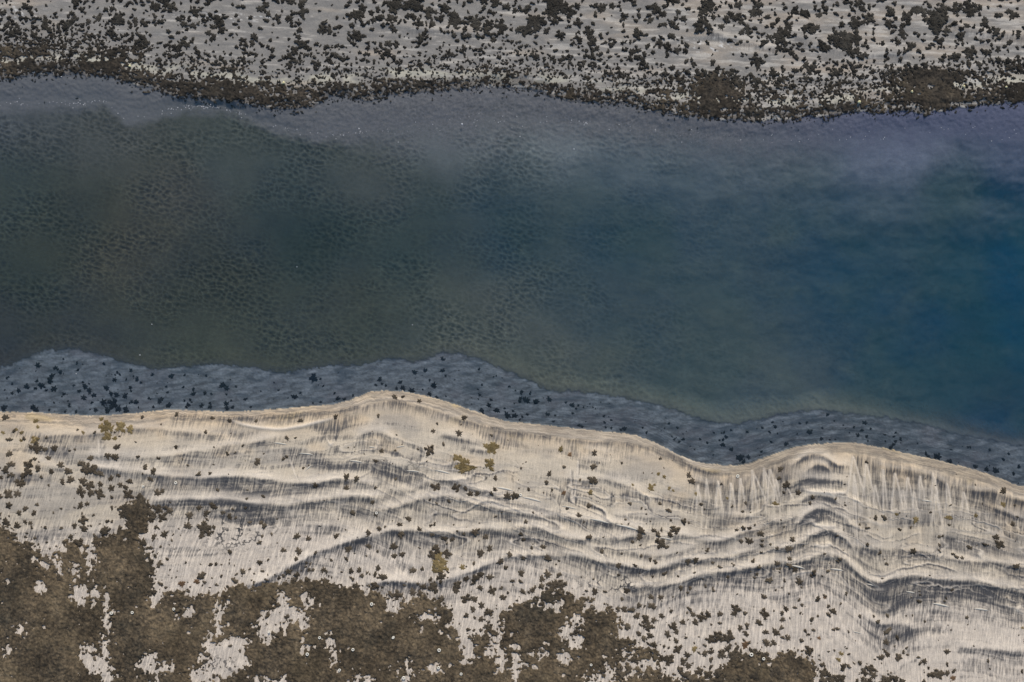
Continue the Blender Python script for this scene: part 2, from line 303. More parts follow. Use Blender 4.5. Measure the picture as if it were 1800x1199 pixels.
    return z, c, silt_shade, crest, stre, fan, land, dS, lamw, sq

# ------------------------------------------------------------------ grids
def axis(a, b, step, far):
    core = np.arange(a, b+step, step); out = []; d = step; x = 0
    while x < far: d *= 1.35; x += d; out.append(x)
    out = np.array(out); return np.concatenate([a-out[::-1], core, core[-1]+out])
gx = axis(-110, 1910, 1.7, 30000); gy = axis(-90, 1290, 1.7, 30000)
GX, GY = np.meshgrid(gx, gy)
GZ, GC, GS, GCR, GST, GF, GL, GD, GLM, GSQ = terrain(GX, GY)

def mesh_grid(name, X, Y, Z, keep=None):
    h, wd = X.shape
    idx = np.arange(h*wd).reshape(h, wd)
    q = np.stack([idx[:-1,:-1], idx[1:,:-1], idx[1:,1:], idx[:-1,1:]], -1).reshape(-1, 4)   # Y grows downwards in the photo
    if keep is not None:
        q = q[keep[q].all(1)] if keep.ndim == 1 else q
        used = np.zeros(h*wd, bool); used[q.ravel()] = True
        remap = np.cumsum(used)-1; q = remap[q]
    else: used = np.ones(h*wd, bool)
    v = np.stack([(X-CX)*S, (CY-Y)*S, Z], -1).reshape(-1, 3)[used]
    return make_mesh(name, v, q), used
def make_mesh(name, v, q, smooth=True):
    me = bpy.data.meshes.new(name)
    me.vertices.add(len(v)); me.vertices.foreach_set('co', np.ascontiguousarray(v, np.float32).ravel())
    n = q.shape[1]
    me.loops.add(q.size); me.loops.foreach_set('vertex_index', q.astype(np.int32).ravel())
    me.polygons.add(len(q)); me.polygons.foreach_set('loop_start', np.arange(0, q.size, n, dtype=np.int32))
    me.polygons.foreach_set('use_smooth', np.full(len(q), smooth))
    me.update(calc_edges=True)
    return me
def attr(me, name, val, kind='FLOAT'):
    a = me.attributes.new(name, kind, 'POINT')
    if kind == 'FLOAT': a.data.foreach_set('value', np.ascontiguousarray(val, np.float32).ravel())
    else:
        c = np.ones((len(val), 4), np.float32); c[:, :3] = val; a.data.foreach_set('color', c.ravel())
def obj(name, me, mat=None, parent=None, **props):
    o = bpy.data.objects.new(name, me); col.objects.link(o)
    if mat and me is not None and not me.materials: me.materials.append(mat)
    if parent: o.parent = parent
    for k, v in props.items(): o[k] = v
    return o

def zat(x, y):
    """ground height at photo pixel"""
    i = np.clip(np.searchsorted(gx, x)-1, 0, len(gx)-2); j = np.clip(np.searchsorted(gy, y)-1, 0, len(gy)-2)
    fx = (x-gx[i])/(gx[i+1]-gx[i]); fy = (y-gy[j])/(gy[j+1]-gy[j])
    return (GZ[j,i]*(1-fx)+GZ[j,i+1]*fx)*(1-fy)+(GZ[j+1,i]*(1-fx)+GZ[j+1,i+1]*fx)*fy

# ------------------------------------------------------------------ materials
class NB:
    def __init__(s, name):
        s.m = bpy.data.materials.new(name); s.m.use_nodes = True; s.t = s.m.node_tree; s.t.nodes.clear()
    def n(s, typ, **kw):
        x = s.t.nodes.new('ShaderNode'+typ)
        for k, v in kw.items():
            if k.startswith('i_'):
                key = k[2:]; x.inputs[int(key) if key.isdigit() else key.replace('_', ' ')].default_value = v
            else: setattr(x, k, v)
        return x
    def l(s, a, b): s.t.links.new(a, b)
    def math(s, op, a, b=None, clamp=False, c=None):
        x = s.n('Math', operation=op, use_clamp=clamp)
        for i, v in enumerate((a, b, c)):
            if v is None: continue
            if hasattr(v, 'links') or hasattr(v, 'is_linked'): s.l(v, x.inputs[i])
            else: x.inputs[i].default_value = v
        return x.outputs[0]
    def mix(s, f, a, b, blend='MIX'):
        x = s.n('Mix', data_type='RGBA', blend_type=blend)
        for i, v in ((0, f), (6, a), (7, b)):
            if hasattr(v, 'is_linked'): s.l(v, x.inputs[i])
            else: x.inputs[i].default_value = v if i == 0 else (tuple(v)+(1,))[:4]
        return x.outputs[2]
    def at(s, name): return s.n('Attribute', attribute_name=name).outputs
    def noise(s, vec, scale, detail=3, rough=.55):
        x = s.n('TexNoise', i_Scale=scale, i_Detail=detail, i_Roughness=rough); s.l(vec, x.inputs['Vector']); return x.outputs['Fac']
    def ramp(s, f, a, b):
        x = s.n('MapRange', interpolation_type='SMOOTHSTEP', i_1=a, i_2=b); s.l(f, x.inputs[0]); return x.outputs[0]

# ground
b = NB('sediment')
alb = b.at('albedo')['Color']; silt_shade = b.at('silt_shade')['Fac']; crest = b.at('crest')['Fac']; stre = b.at('streak')['Fac']; fan = b.at('fan')['Fac']; land = b.at('land')['Fac']
fc = b.at('flow')['Vector']
pos = b.n('NewGeometry').outputs['Position']
def scaled(vec, sx, sy, rot=0):
    m = b.n('Mapping'); m.inputs['Scale'].default_value = (sx, sy, 1); m.inputs['Rotation'].default_value = (0, 0, rot)
    b.l(vec, m.inputs[0]); return m.outputs[0]
fine = b.noise(scaled(fc, 1/3.1, 1/26.), 1.0, 3, .55)            # narrow furrows running down to the water
fine2 = b.noise(scaled(fc, 1/3.2, 1/18., .4), 1.0, 2, .5)      # second, crossing set
wide = b.noise(scaled(fc, 1/10., 1/90.), 1.0, 3, .6)
crossm = b.at('cross')['Fac']
s1 = b.ramp(fine, .36, .64)
s2 = b.ramp(fine2, .38, .62)
sx_ = b.mix(crossm, s1, s2)
sv = b.n('SeparateColor'); b.l(sx_, sv.inputs[0]); streak = sv.outputs[0]
wd_ = b.ramp(wide, .36, .66)
sw0 = b.at('shorewise')['Vector']
stripe = b.math('SUBTRACT', b.noise(scaled(sw0, 1/150., 1/10.), 1.0, 4, .62), .5)
stripe = b.math('MULTIPLY', stripe, b.math('MULTIPLY', b.ramp(b.at('streak')['Fac'], .02, .3), 1.6))
silt_shade = b.math('ADD', silt_shade, b.math('MAXIMUM', stripe, -.15))
# dark band mask (mud and painted shade) broken up by the furrows
pert = b.math('MULTIPLY', b.math('SUBTRACT', streak, .5), .42)
pert = b.math('ADD', pert, b.math('MULTIPLY', b.math('SUBTRACT', wd_, .5), .12))
pert = b.math('MULTIPLY', pert, b.ramp(silt_shade, .0, .25))
sm = b.ramp(b.math('SUBTRACT', silt_shade, pert), -.02, .95)
c1 = b.mix(b.math('MULTIPLY', sm, .97), alb, tuple(SILT_SHADE*.80))  # mud tone and lee shade mixed into the sand colour
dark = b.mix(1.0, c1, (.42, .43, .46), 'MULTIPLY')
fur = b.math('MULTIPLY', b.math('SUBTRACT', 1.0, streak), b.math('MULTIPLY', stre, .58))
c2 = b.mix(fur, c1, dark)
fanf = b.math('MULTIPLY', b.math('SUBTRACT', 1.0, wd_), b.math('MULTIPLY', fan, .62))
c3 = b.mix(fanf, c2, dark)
c4 = b.mix(b.math('MULTIPLY', crest, .75), c3, tuple(lin((222,212,196))/LF*.95))  # crest highlight mixed into the colour
sw = b.at('shorewise')['Vector']; lamw = b.at('lamina')['Fac']
lm = b.ramp(b.noise(scaled(sw, 1/45., 1/2.6), 1.0, 3, .6), .38, .64)
c4 = b.mix(b.math('MULTIPLY', b.math('SUBTRACT', 1.0, lm), b.math('MULTIPLY', lamw, .8)), c4, b.mix(1.0, c4, (.50, .50, .53), 'MULTIPLY'))
sqn = b.noise(pos, 2.6, 3, .6); sqm = b.ramp(b.math('ABSOLUTE', b.math('SUBTRACT', sqn, .5)), .045, .015)
c4 = b.mix(b.math('MULTIPLY', sqm, b.math('MULTIPLY', b.at('squiggle')['Fac'], .95)), c4, tuple(SILT_SHADE*.5))
mot = b.noise(pos, 9.0, 5, .65)
c5 = b.mix(b.math('MULTIPLY', b.ramp(mot, .45, .75), .22), c4, b.mix(1.0, c4, (.6, .6, .6), 'MULTIPLY'))
grain = b.noise(pos, 38.0, 2, .7)
gm = b.n('MapRange', i_1=.25, i_2=.75, i_3=.80, i_4=1.18); b.l(grain, gm.inputs[0])
cmb = b.n('CombineColor'); [b.l(gm.outputs[0], cmb.inputs[i]) for i in range(3)]
c6 = b.mix(1.0, c5, cmb.outputs[0], 'MULTIPLY')
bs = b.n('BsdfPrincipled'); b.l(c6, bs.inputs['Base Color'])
rg = b.math('SUBTRACT', .92, b.math('MULTIPLY', sm, .25)); b.l(rg, bs.inputs['Roughness'])
bs.inputs['Specular IOR Level'].default_value = .2
hgt = b.math('ADD', b.math('MULTIPLY', b.math('MULTIPLY', streak, stre), .018), b.math('MULTIPLY', b.math('MULTIPLY', wd_, fan), .03))
hgt = b.math('ADD', hgt, b.math('MULTIPLY', mot, .012))
hgt = b.math('ADD', hgt, b.math('MULTIPLY', grain, .006))
bp = b.n('Bump', i_Strength=.9, i_Distance=1.0); b.l(hgt, bp.inputs['Height']); b.l(bp.outputs[0], bs.inputs['Normal'])
b.l(bs.outputs[0], b.n('OutputMaterial').inputs[0]); M_GROUND = b.m

# water: clear film where shallow, silty teal body where deep
b = NB('channel_water')
dep = b.at('depth')['Fac']; pos = b.n('NewGeometry').outputs['Position']
cl = b.noise(pos, .55, 5, .6)
dd = b.math('MULTIPLY', dep, b.math('ADD', b.math('MULTIPLY', cl, .5), .75))
tr = b.math('POWER', 2.718, b.math('MULTIPLY', dd, -.95))
fac = b.math('SUBTRACT', 1.0, tr, clamp=True)
murk = b.n('BsdfDiffuse')
cl2 = b.noise(pos, .9, 5, .62); cl3 = b.noise(pos, .22, 3, .55)
mk = b.mix(b.math('MULTIPLY', b.ramp(cl3, .40, .62), .6), (.0055, .052, .100), (.018, .066, .080))
mk = b.mix(b.math('MULTIPLY', b.ramp(cl2, .50, .72), .45), mk, (.044, .092, .112))
cl4 = b.noise(pos, 7., 3, .65); mk = b.mix(b.math('MULTIPLY', b.ramp(cl4, .48, .70), .4), mk, b.mix(1.0, mk, (.55, .60, .66), 'MULTIPLY'))
b.l(mk, murk.inputs[0])
tp = b.n('BsdfTransparent'); tp.inputs[0].default_value = (.90, .95, .97, 1)
m1 = b.n('MixShader'); b.l(fac, m1.inputs[0]); b.l(tp.outputs[0], m1.inputs[1]); b.l(murk.outputs[0], m1.inputs[2])
gl = b.n('BsdfGlossy'); gl.inputs['Roughness'].default_value = .12
wv = b.noise(scaled_pos := pos, 5.0, 3, .6)
bp = b.n('Bump', i_Strength=.35, i_Distance=.03); b.l(wv, bp.inputs['Height']); b.l(bp.outputs[0], gl.inputs['Normal'])
fr = b.n('Fresnel', i_IOR=1.33); bf = b.n('NewGeometry').outputs['Backfacing']; frf = b.math('MULTIPLY', fr.outputs[0], b.math('SUBTRACT', 1.0, bf))
m2 = b.n('MixShader'); b.l(frf, m2.inputs[0]); b.l(m1.outputs[0], m2.inputs[1]); b.l(gl.outputs[0], m2.inputs[2])
b.l(m2.outputs[0], b.n('OutputMaterial').inputs[0]); M_WATER = b.m

def weed_mat(name, c, c2, spec=.15, var=.5, freq=14., patchy=0.):
    b = NB(name); pos = b.n('NewGeometry').outputs['Position']
    n1 = b.noise(pos, freq, 4, .7); n2 = b.noise(pos, .9, 3, .6)
    rnd = b.n('ObjectInfo').outputs['Random']
    f = b.math('ADD', b.math('MULTIPLY', b.ramp(n1, .35, .68), .6), b.math('MULTIPLY', b.ramp(n2, .35, .65), .4))
    base = b.mix(f, tuple(c), tuple(c2))
    n5 = b.noise(pos, .42, 4, .65); base = b.mix(b.math('MULTIPLY', b.ramp(n5, .50, .68), patchy), base, tuple(lin((42,44,40))/LF)); base = b.mix(b.math('MULTIPLY', b.ramp(n5, .46, .34), patchy), base, tuple(lin((96,86,68))/LF))
    k = b.math('ADD', b.math('MULTIPLY', rnd, var), 1-var*.5)
    k = b.math('MULTIPLY', k, b.math('ADD', b.at('tint')['Fac'], .0))
    n3 = b.noise(pos, 42., 2, .7)
    k = b.math('MULTIPLY', k, b.math('ADD', b.math('MULTIPLY', n3, 1.1), .45))
    cc = b.n('CombineColor'); [b.l(k, cc.inputs[i]) for i in range(3)]
    base = b.mix(1.0, base, cc.outputs[0], 'MULTIPLY')
    p = b.n('BsdfPrincipled'); b.l(base, p.inputs['Base Color']); p.inputs['Roughness'].default_value = .8
    p.inputs['Specular IOR Level'].default_value = spec
    bp = b.n('Bump', i_Strength=.8, i_Distance=.03); b.l(n1, bp.inputs['Height']); b.l(bp.outputs[0], p.inputs['Normal'])
    b.l(p.outputs[0], b.n('OutputMaterial').inputs[0]); return b.m
M_BROWN = weed_mat('brown_weed', lin((62,57,48))/LF, lin((88,80,68))/LF)
M_BLACK = weed_mat('black_weed', lin((18,24,30))/LF, lin((34,38,42))/LF)
M_GREY = weed_mat('charcoal_weed', lin((44,43,40))/LF, lin((66,64,58))/LF)
M_OCHRE = weed_mat('ochre_weed', lin((98,86,56))/LF, lin((128,114,82))/LF)
M_RUST = weed_mat('rust_weed', lin((96,76,56))/LF, lin((122,100,78))/LF)
M_MAT = weed_mat('weed_carpet', lin((52,48,41))/LF, lin((104,92,73))/LF, var=0, freq=9., patchy=.5)
M_MATN = weed_mat('far_weed_carpet', lin((40,38,34))/LF, lin((70,64,55))/LF, var=0, freq=12., patchy=.25)
def plain(name, c, rough=.6):
    b = NB(name); p = b.n('BsdfPrincipled'); pos = b.n('NewGeometry').outputs['Position']
    base = b.mix(b.noise(pos, 40., 3), tuple(np.array(c)*.75), tuple(c)); b.l(base, p.inputs['Base Color']); p.inputs['Roughness'].default_value = rough
    b.l(p.outputs[0], b.n('OutputMaterial').inputs[0]); return b.m
M_SHELL = plain('shell_white', (.78,.76,.66)); M_PEB = plain('black_stone', (.012,.012,.014), .4)
M_STICK = plain('bleached_wood', (.60,.57,.49)); M_FOAM_GLINT = plain('foam_glint_white', (.62,.63,.65), .5); M_YEL = plain('yellow_shell', (.80,.76,.45))

# ------------------------------------------------------------------ ground sheet
me, used = mesh_grid('ground', GX, GY, GZ)
attr(me, 'albedo', np.clip(GC, 0.004, .93).reshape(-1, 3), 'FLOAT_COLOR')
for n_, a_ in (('silt_shade', GS), ('crest', GCR), ('streak', GST), ('fan', GF), ('land', GL), ('lamina', GLM), ('squiggle', GSQ)): attr(me, n_, a_)
lean = np.interp(GX, [p[0] for p in LEAN], [p[1] for p in LEAN])
fu = GX+lean*(GY-900)+fbm(GX/120, GY/120, 2, 90)*3
fa = me.attributes.new('flow', 'FLOAT_VECTOR', 'POINT')
fv = np.zeros((GX.size, 3), np.float32); fv[:, 0] = fu.ravel(); fv[:, 1] = GY.ravel(); fa.data.foreach_set('vector', fv.ravel())
la = me.attributes.new('shorewise', 'FLOAT_VECTOR', 'POINT'); fv[:, 1] = np.where(GD > 0, GD/np.maximum(curve(MIDL, GX)-curve(SHORE_S, GX), 40)*210, GD).ravel(); fv[:, 0] = GX.ravel(); la.data.foreach_set('vector', fv.ravel())
cross = np.clip(ss(1480, 1560, GX)*ss(940, 1000, GY)*.55+.5*ss(.25, .6, fbm(GX/80, GY/50, 3, 91)), 0, .75)
attr(me, 'cross', cross)
obj('ground', me, M_GROUND, kind='structure')

# ------------------------------------------------------------------ water sheet
wx = axis(-110, 1910, 3.4, 30000); wy = np.arange(60, 960, 3.4)
WX, WY = np.meshgrid(wx, wy)
wdep = np.maximum(-zat(WX, WY), 0)
dil = wdep > 0
pad = dil.copy(); pad[1:] |= dil[:-1]; pad[:-1] |= dil[1:]; pad[:, 1:] |= dil[:, :-1]; pad[:, :-1] |= dil[:, 1:]
me, used = mesh_grid('river_water', WX, WY, np.zeros_like(WX), pad.ravel())
attr(me, 'depth', wdep.ravel()[used])
obj('river_water', me, M_WATER, kind='structure')

# ------------------------------------------------------------------ weed carpets (continuous mats, nobody could count them)
def poly_sdf(P, X, Y):
    P = np.array(P, float); d = np.full(X.shape, 1e9); ins = np.zeros(X.shape, bool)
    for i in range(len(P)):
        a = P[i]; c = P[(i+1) % len(P)]; e = c-a
        t = np.clip(((X-a[0])*e[0]+(Y-a[1])*e[1])/(e@e+1e-9), 0, 1)
        d = np.minimum(d, np.hypot(X-a[0]-t*e[0], Y-a[1]-t*e[1]))
        cond = ((a[1] > Y) != (c[1] > Y)) & (X < (c[0]-a[0])*(Y-a[1])/((c[1]-a[1]) if c[1] != a[1] else 1e-9)+a[0])
        ins ^= cond
    return np.where(ins, d, -d)
MAT_POLYS = [
 [(-120,915),(0,918),(22,924),(34,945),(58,944),(72,962),(84,976),(104,968),(116,955),(122,942),(134,948),(150,955),(165,946),(180,940),(205,936),(222,925),(240,900),(262,905),(262,925),(252,945),(266,962),(282,985),(276,1010),(285,1022),(272,1042),(279,1057),(290,1036),(318,1030),(336,1034),(346,1046),(360,1034),(385,1040),(405,1024),(430,1017),(455,1022),(470,1015),(500,1018),(530,1010),(560,1012),(578,1012),(600,1022),(640,1024),(672,1034),(688,1046),(682,1062),(700,1072),(708,1052),(740,1040),(770,1046),(798,1068),(802,1082),(790,1094),(810,1100),(812,1130),(820,1158),(836,1140),(830,1108),(850,1104),(868,1090),(880,1072),(902,1052),(930,1046),(960,1030),(990,1030),(1010,1042),(1045,1046),(1066,1060),(1086,1070),(1092,1092),(1086,1110),(1112,1116),(1136,1128),(1160,1136),(1166,1152),(1150,1160),(1168,1174),(1190,1186),(1210,1199),(1225,1300),(-120,1300)],
 [(1180,1300),(1200,1190),(1212,1170),(1240,1186),(1262,1172),(1276,1150),(1300,1142),(1330,1140),(1350,1150),(1380,1134),(1404,1140),(1424,1160),(1432,1182),(1420,1199),(1440,1300)],
 [(215,885),(235,878),(256,872),(272,885),(272,912),(262,935),(240,944),(224,938),(226,915),(218,905)],
 [(1498,1300),(1500,1192),(1520,1190),(1560,1196),(1568,1300)],
]
HOLES = [(80,1028,8,8),(90,985,14,5),(150,1040,14,13),(168,972,4,14),(172,1032,4,10),(176,1040,5,8),(194,1062,3,12),(198,1085,4,14),(180,1160,20,16),(163,1146,10,18),(192,1140,4,18),(200,1180,10,14),(265,1158,10,11),(278,1172,6,20),(293,1165,12,5),(400,1150,40,32),(420,1128,20,14),(372,1180,22,12),(350,1180,8,10),(335,1074,9,8),(374,1122,5,8),
 (392,1075,3,14),(392,1096,4,9),(502,1076,26,14),(480,1092,22,12),(540,1084,7,14),(545,1050,8,8),(500,1055,9,14),(475,1108,12,12),(545,1130,4,3),(590,1140,4,8),(585,1122,4,5),(500,1197,16,10),(465,1190,14,6),(640,1190,12,10),(640,1186,8,6),(755,1078,10,4),(862,1135,7,9),(715,1185,6,9),(722,1172,4,8),(765,1167,10,4),
 (1000,1105,16,12),(1010,1118,12,12),(1012,1085,9,8),(1126,1122,10,6),(1098,1145,8,4),(1058,1186,20,6),(1090,1176,20,5),(1130,1160,20,5),(1064,1172,4,10),(990,1150,8,7),(918,1162,8,3),(950,1142,7,4),(1048,1060,16,6),(980,1060,8,6),(950,1056,8,6),(0,1186,9,18),(25,1135,5,5),(45,1100,4,4),(880,1150,5,12),(1190,1155,8,5),(1340,1170,0,0),(875,1110,4,22),(840,1168,0,0),(140,1000,3,6),(110,1002,6,5),(905,1160,3,14)]
def mat_mesh(x0, x1, y0, y1, step, field, hmax, seed, name, mat, **props):
    X, Y = np.meshgrid(np.arange(x0, x1, step), np.arange(y0, y1, step))
    F = field(X, Y)
    f1, f2, cid = cells(X/13+fbm(X/9, Y/9, 2, seed)*.25, Y/13+fbm(X/9, Y/9, 2, seed+1)*.25, seed+2)
    k1, k2, kid = cells(X/5.0, Y/5.6, seed+6)
    F = F+(.42-f1)*10+fbm(X/5, Y/5, 3, seed+3)*6+fbm(X/12, Y/12, 3, seed+12)*5
    rise = ss(-1, 6, F)
    z = zat(X, Y)-.03+rise*(.035+hmax*(.5+.25*ss(.75, .05, f1)*fbm(X/60, Y/60, 2, seed+13)+.6*fbm(X/11, Y/14, 4, seed+4)+.35*fbm(X/3.4, Y/4.5, 2, seed+5)))
    me, used = mesh_grid(name, X, Y, z, (F > -1.).ravel())
    tint = (.93+.12*cid)*(.90+.2*kid)*(1+.45*fbm(X/70, Y/80, 4, seed+8))*(1+.22*fbm(X/9, Y/11, 3, seed+14))
    tint = tint*(1+.25*vnoise((X+.2*Y)/7, Y/60, seed+9))*(1+.45*fbm(X/3.2, Y/3.6, 2, seed+15))
    attr(me, 'tint', tint.ravel()[used])
    return obj(name, me, mat, kind='stuff', **props)
def near_field(X, Y):
    Xw = X+fbm(X/14, Y/14, 2, 101)*4; Yw = Y+fbm(X/14, Y/14, 2, 102)*4
    F = np.full(X.shape, -99.)
    for P in MAT_POLYS: F = np.maximum(F, np.minimum(poly_sdf(P, Xw, Yw), 22))
    for hx, hy, rx, ry in HOLES:
        if rx == 0: continue
        q = (np.hypot((Xw-hx)/rx, (Yw-hy)/ry)-.9)*min(rx, ry)*1.1
        F = np.minimum(F, q-.5+fbm(X/9, Y/9, 2, 109)*4)
    rag = fbm(X/16, Y/18, 4, 105)
    F = F-ss(.50, .78, rag)*26-ss(.35, .75, fbm(X/5.5, Y/6.5, 3, 107)+.25*fbm(X/40, Y/40, 2, 108))*9
    return F
mat_mesh(-110, 1600, 865, 1290, 1.5, near_field, .07, 110, 'weed_carpet', M_MAT,
         label='brown matted weed carpet covering the lower left of the near sand bank', category='weed carpet')
def far_field(X, Y):
    yn = curve(SHORE_N, X); t = yn-Y
    th = np.interp(X, [0,200,330,500,620,900,1130,1210,1300,1400,1520,1580,1690,1740,1800], [66,74,70,60,44,40,48,84,88,66,56,90,88,66,72])*(1+.3*vnoise(X/60, Y*0, 120))
    F = 5.5-10*np.clip(t/th, 0, 3)**2+1.
    F = F+7*fbm(X/30, Y/16, 4, 121)
    F = F+16*np.exp(-(((X-1635)/52)**2+((Y-150)/34)**2)**2)+14*np.exp(-(((X-1255)/40)**2+((Y-165)/34)**2)**1.5)+10*np.exp(-((X-190)/45)**2-((Y-112)/18)**2)
    F = F+9*np.exp(-((X-20)/60)**2-((Y-105)/22)**2)+8*np.exp(-((X-1790)/40)**2-((Y-160)/20)**2)+7*np.exp(-((X-400)/90)**2-((Y-160)/16)**2)
    cr = curve([(0,112),(60,105),(150,105),(250,118),(350,130),(450,140),(520,135),(600,140),(700,130),(800,133),(900,140),(1000,145),(1100,160),(1200,172),(1300,180),(1370,182),(1500,172),(1560,162),(1700,150),(1800,142)], X)
    F = F-14*np.exp(-((Y-cr)/7)**2)*ss(-.3, .3, fbm(X/25, Y/25, 2, 123)+.1)
    F = F+15*fbm(X/6, Y/5, 3, 125)
    return np.where(t < 12, F-(12-t)*.42-4*ss(6, -8, t), F)-ss(75, 105, t)*20
mat_mesh(-110, 1910, 60, 230, 1.5, far_field, .05, 130, 'far_bank_weed_carpet', M_MATN,
         label='dark brown fringe of matted weed along the waterline of the far bank', category='weed fringe')

# ------------------------------------------------------------------ weed clumps
def clump_verts(seed, rings, seg, flat=.32):
    """one lobed, ragged cushion of fronds, radius 1, rising from the sand"""
    rs = np.random.RandomState(seed)
    th = np.arange(seg)/seg*2*math.pi
    nl = rs.randint(5, 9); ph = rs.rand()*6.28
    lobe = .74+.17*np.cos(nl*th+ph+.7*np.sin(2*th+rs.rand()*6))+.10*np.cos(3*th+rs.rand()*6)+.09*np.cos(2*th+rs.rand()*6)
    jag = rs.uniform(-.20, .16, seg)
    R = np.clip(lobe+jag, .34, 1.15)
    v = [[0, 0, flat*(.85+.2*rs.rand())]]; q = []
    for k in range(1, rings+1):
        f = k/rings
        for s in range(seg):
            rr = R[s]*f**.85*(1+(rs.rand()-.5)*.16*(k < rings)); a = th[s]+(rs.rand()-.5)*.10
            zz = flat*(1-f**2.2)*(.62+.62*rs.rand())+.02 if k < rings else -.12
            v.append([rr*math.cos(a), rr*math.sin(a), zz])
    tri = []
    for s in range(seg): tri.append([0, 1+s, 1+(s+1) % seg])
    for k in range(1, rings):
        a0 = 1+(k-1)*seg; b0 = 1+k*seg
        for s in range(seg):
            s2 = (s+1) % seg
            tri.append([a0+s, b0+s, b0+s2]); tri.append([a0+s, b0+s2, a0+s2])
    return np.array(v), np.array(tri)
PROTO = [clump_verts(200+i, 5, 40) for i in range(14)]
PMESH = {}
def pmesh(kind, i, mat):
    if (kind, i) not in PMESH:
        v, t = PROTO[i]; me = make_mesh(kind, v, t); rs = np.random.RandomState(i)
        attr(me, 'tint', .75+.5*rs.rand(len(v))); me.materials.append(mat); PMESH[(kind, i)] = me
    return PMESH[(kind, i)]
rng = np.random.RandomState(7)
#DATA
# (x, y, r) in photo pixels
SHELF_CL = """63,643,6 94,647,5 103,655,5 88,662,6 85,670,7 70,678,7 62,670,4 44,680,6 30,687,5 8,665,3 18,675,3 92,684,7 60,683,4 143,672,3 147,680,6 137,688,5 155,687,6 145,700,6 127,678,3 110,693,4 163,695,5 185,683,6 193,693,5 203,695,6 218,697,6 197,710,11 180,708,7 187,722,7 167,721,5 207,719,7 220,722,8 230,707,4 198,668,5 203,655,3 227,652,4 238,667,5 245,673,3 227,682,4 265,659,4 280,705,7 295,713,6 290,680,3 298,662,6 293,690,3 260,700,3 322,660,3 320,681,3 338,685,4 338,693,5 330,712,5 353,714,5 368,716,5 370,693,3 388,678,6 397,683,6 397,710,6 398,718,5 405,705,3 408,716,4 430,702,4 440,716,3 413,680,3 517,698,6 527,691,3 505,700,2 550,666,9 562,667,3 488,687,3 457,688,2 480,673,2 593,701,5 563,707,3 360,661,3 5,718,7 57,716,6 62,721,6 120,713,4 132,724,4 113,724,3 85,721,3 160,708,3 778,632,5 728,655,6 747,652,5 777,652,5 783,661,3 667,667,5 703,673,5 660,677,3 671,675,3 678,678,3 762,678,7 755,669,3 708,683,6 723,687,7 697,684,4 847,677,3 840,685,3 843,695,3 895,680,3 755,693,5 767,699,4 863,703,3 859,713,5 847,723,6 873,722,6 892,730,7 905,731,6 902,723,3 917,689,4 906,687,2 915,701,4 927,705,6 922,702,5 945,706,4 966,703,6 918,733,3 927,729,3 904,710,2 995,708,3 1006,713,6 1017,713,3 1013,719,3 1007,727,3 963,729,5 976,731,3 973,741,3 1018,748,4 1023,750,4 1030,742,2 1062,732,3 1063,743,3 1075,739,3 1065,752,3 1075,753,3 1098,754,5 1092,756,3 1137,761,3 1177,745,3 1192,753,3 1186,773,3 1195,777,3 605,702,4 620,696,3 1457,730,4 1408,745,3 1420,744,3 1447,753,3 1425,760,6 1360,743,3 1365,751,4 1342,753,3 1315,760,4 1287,757,3 1278,769,4 1272,783,5 1287,790,4 1232,773,3 1202,773,4 1445,772,4 1403,763,2 1383,781,5 1503,752,3 1523,744,5 1517,757,4 1510,766,4 1525,768,4 1485,748,2 1573,768,3 1585,773,4 1576,777,4 1572,782,4 1567,788,5 1615,780,2 1705,787,3 1743,792,3 1650,803,8 1632,804,5 1629,798,4 1670,811,5 1716,821,5 1736,826,6 1752,828,7 1777,799,3 1767,809,4 1794,821,4 1302,805,8 1316,804,5 1286,791,4 1308,812,5"""
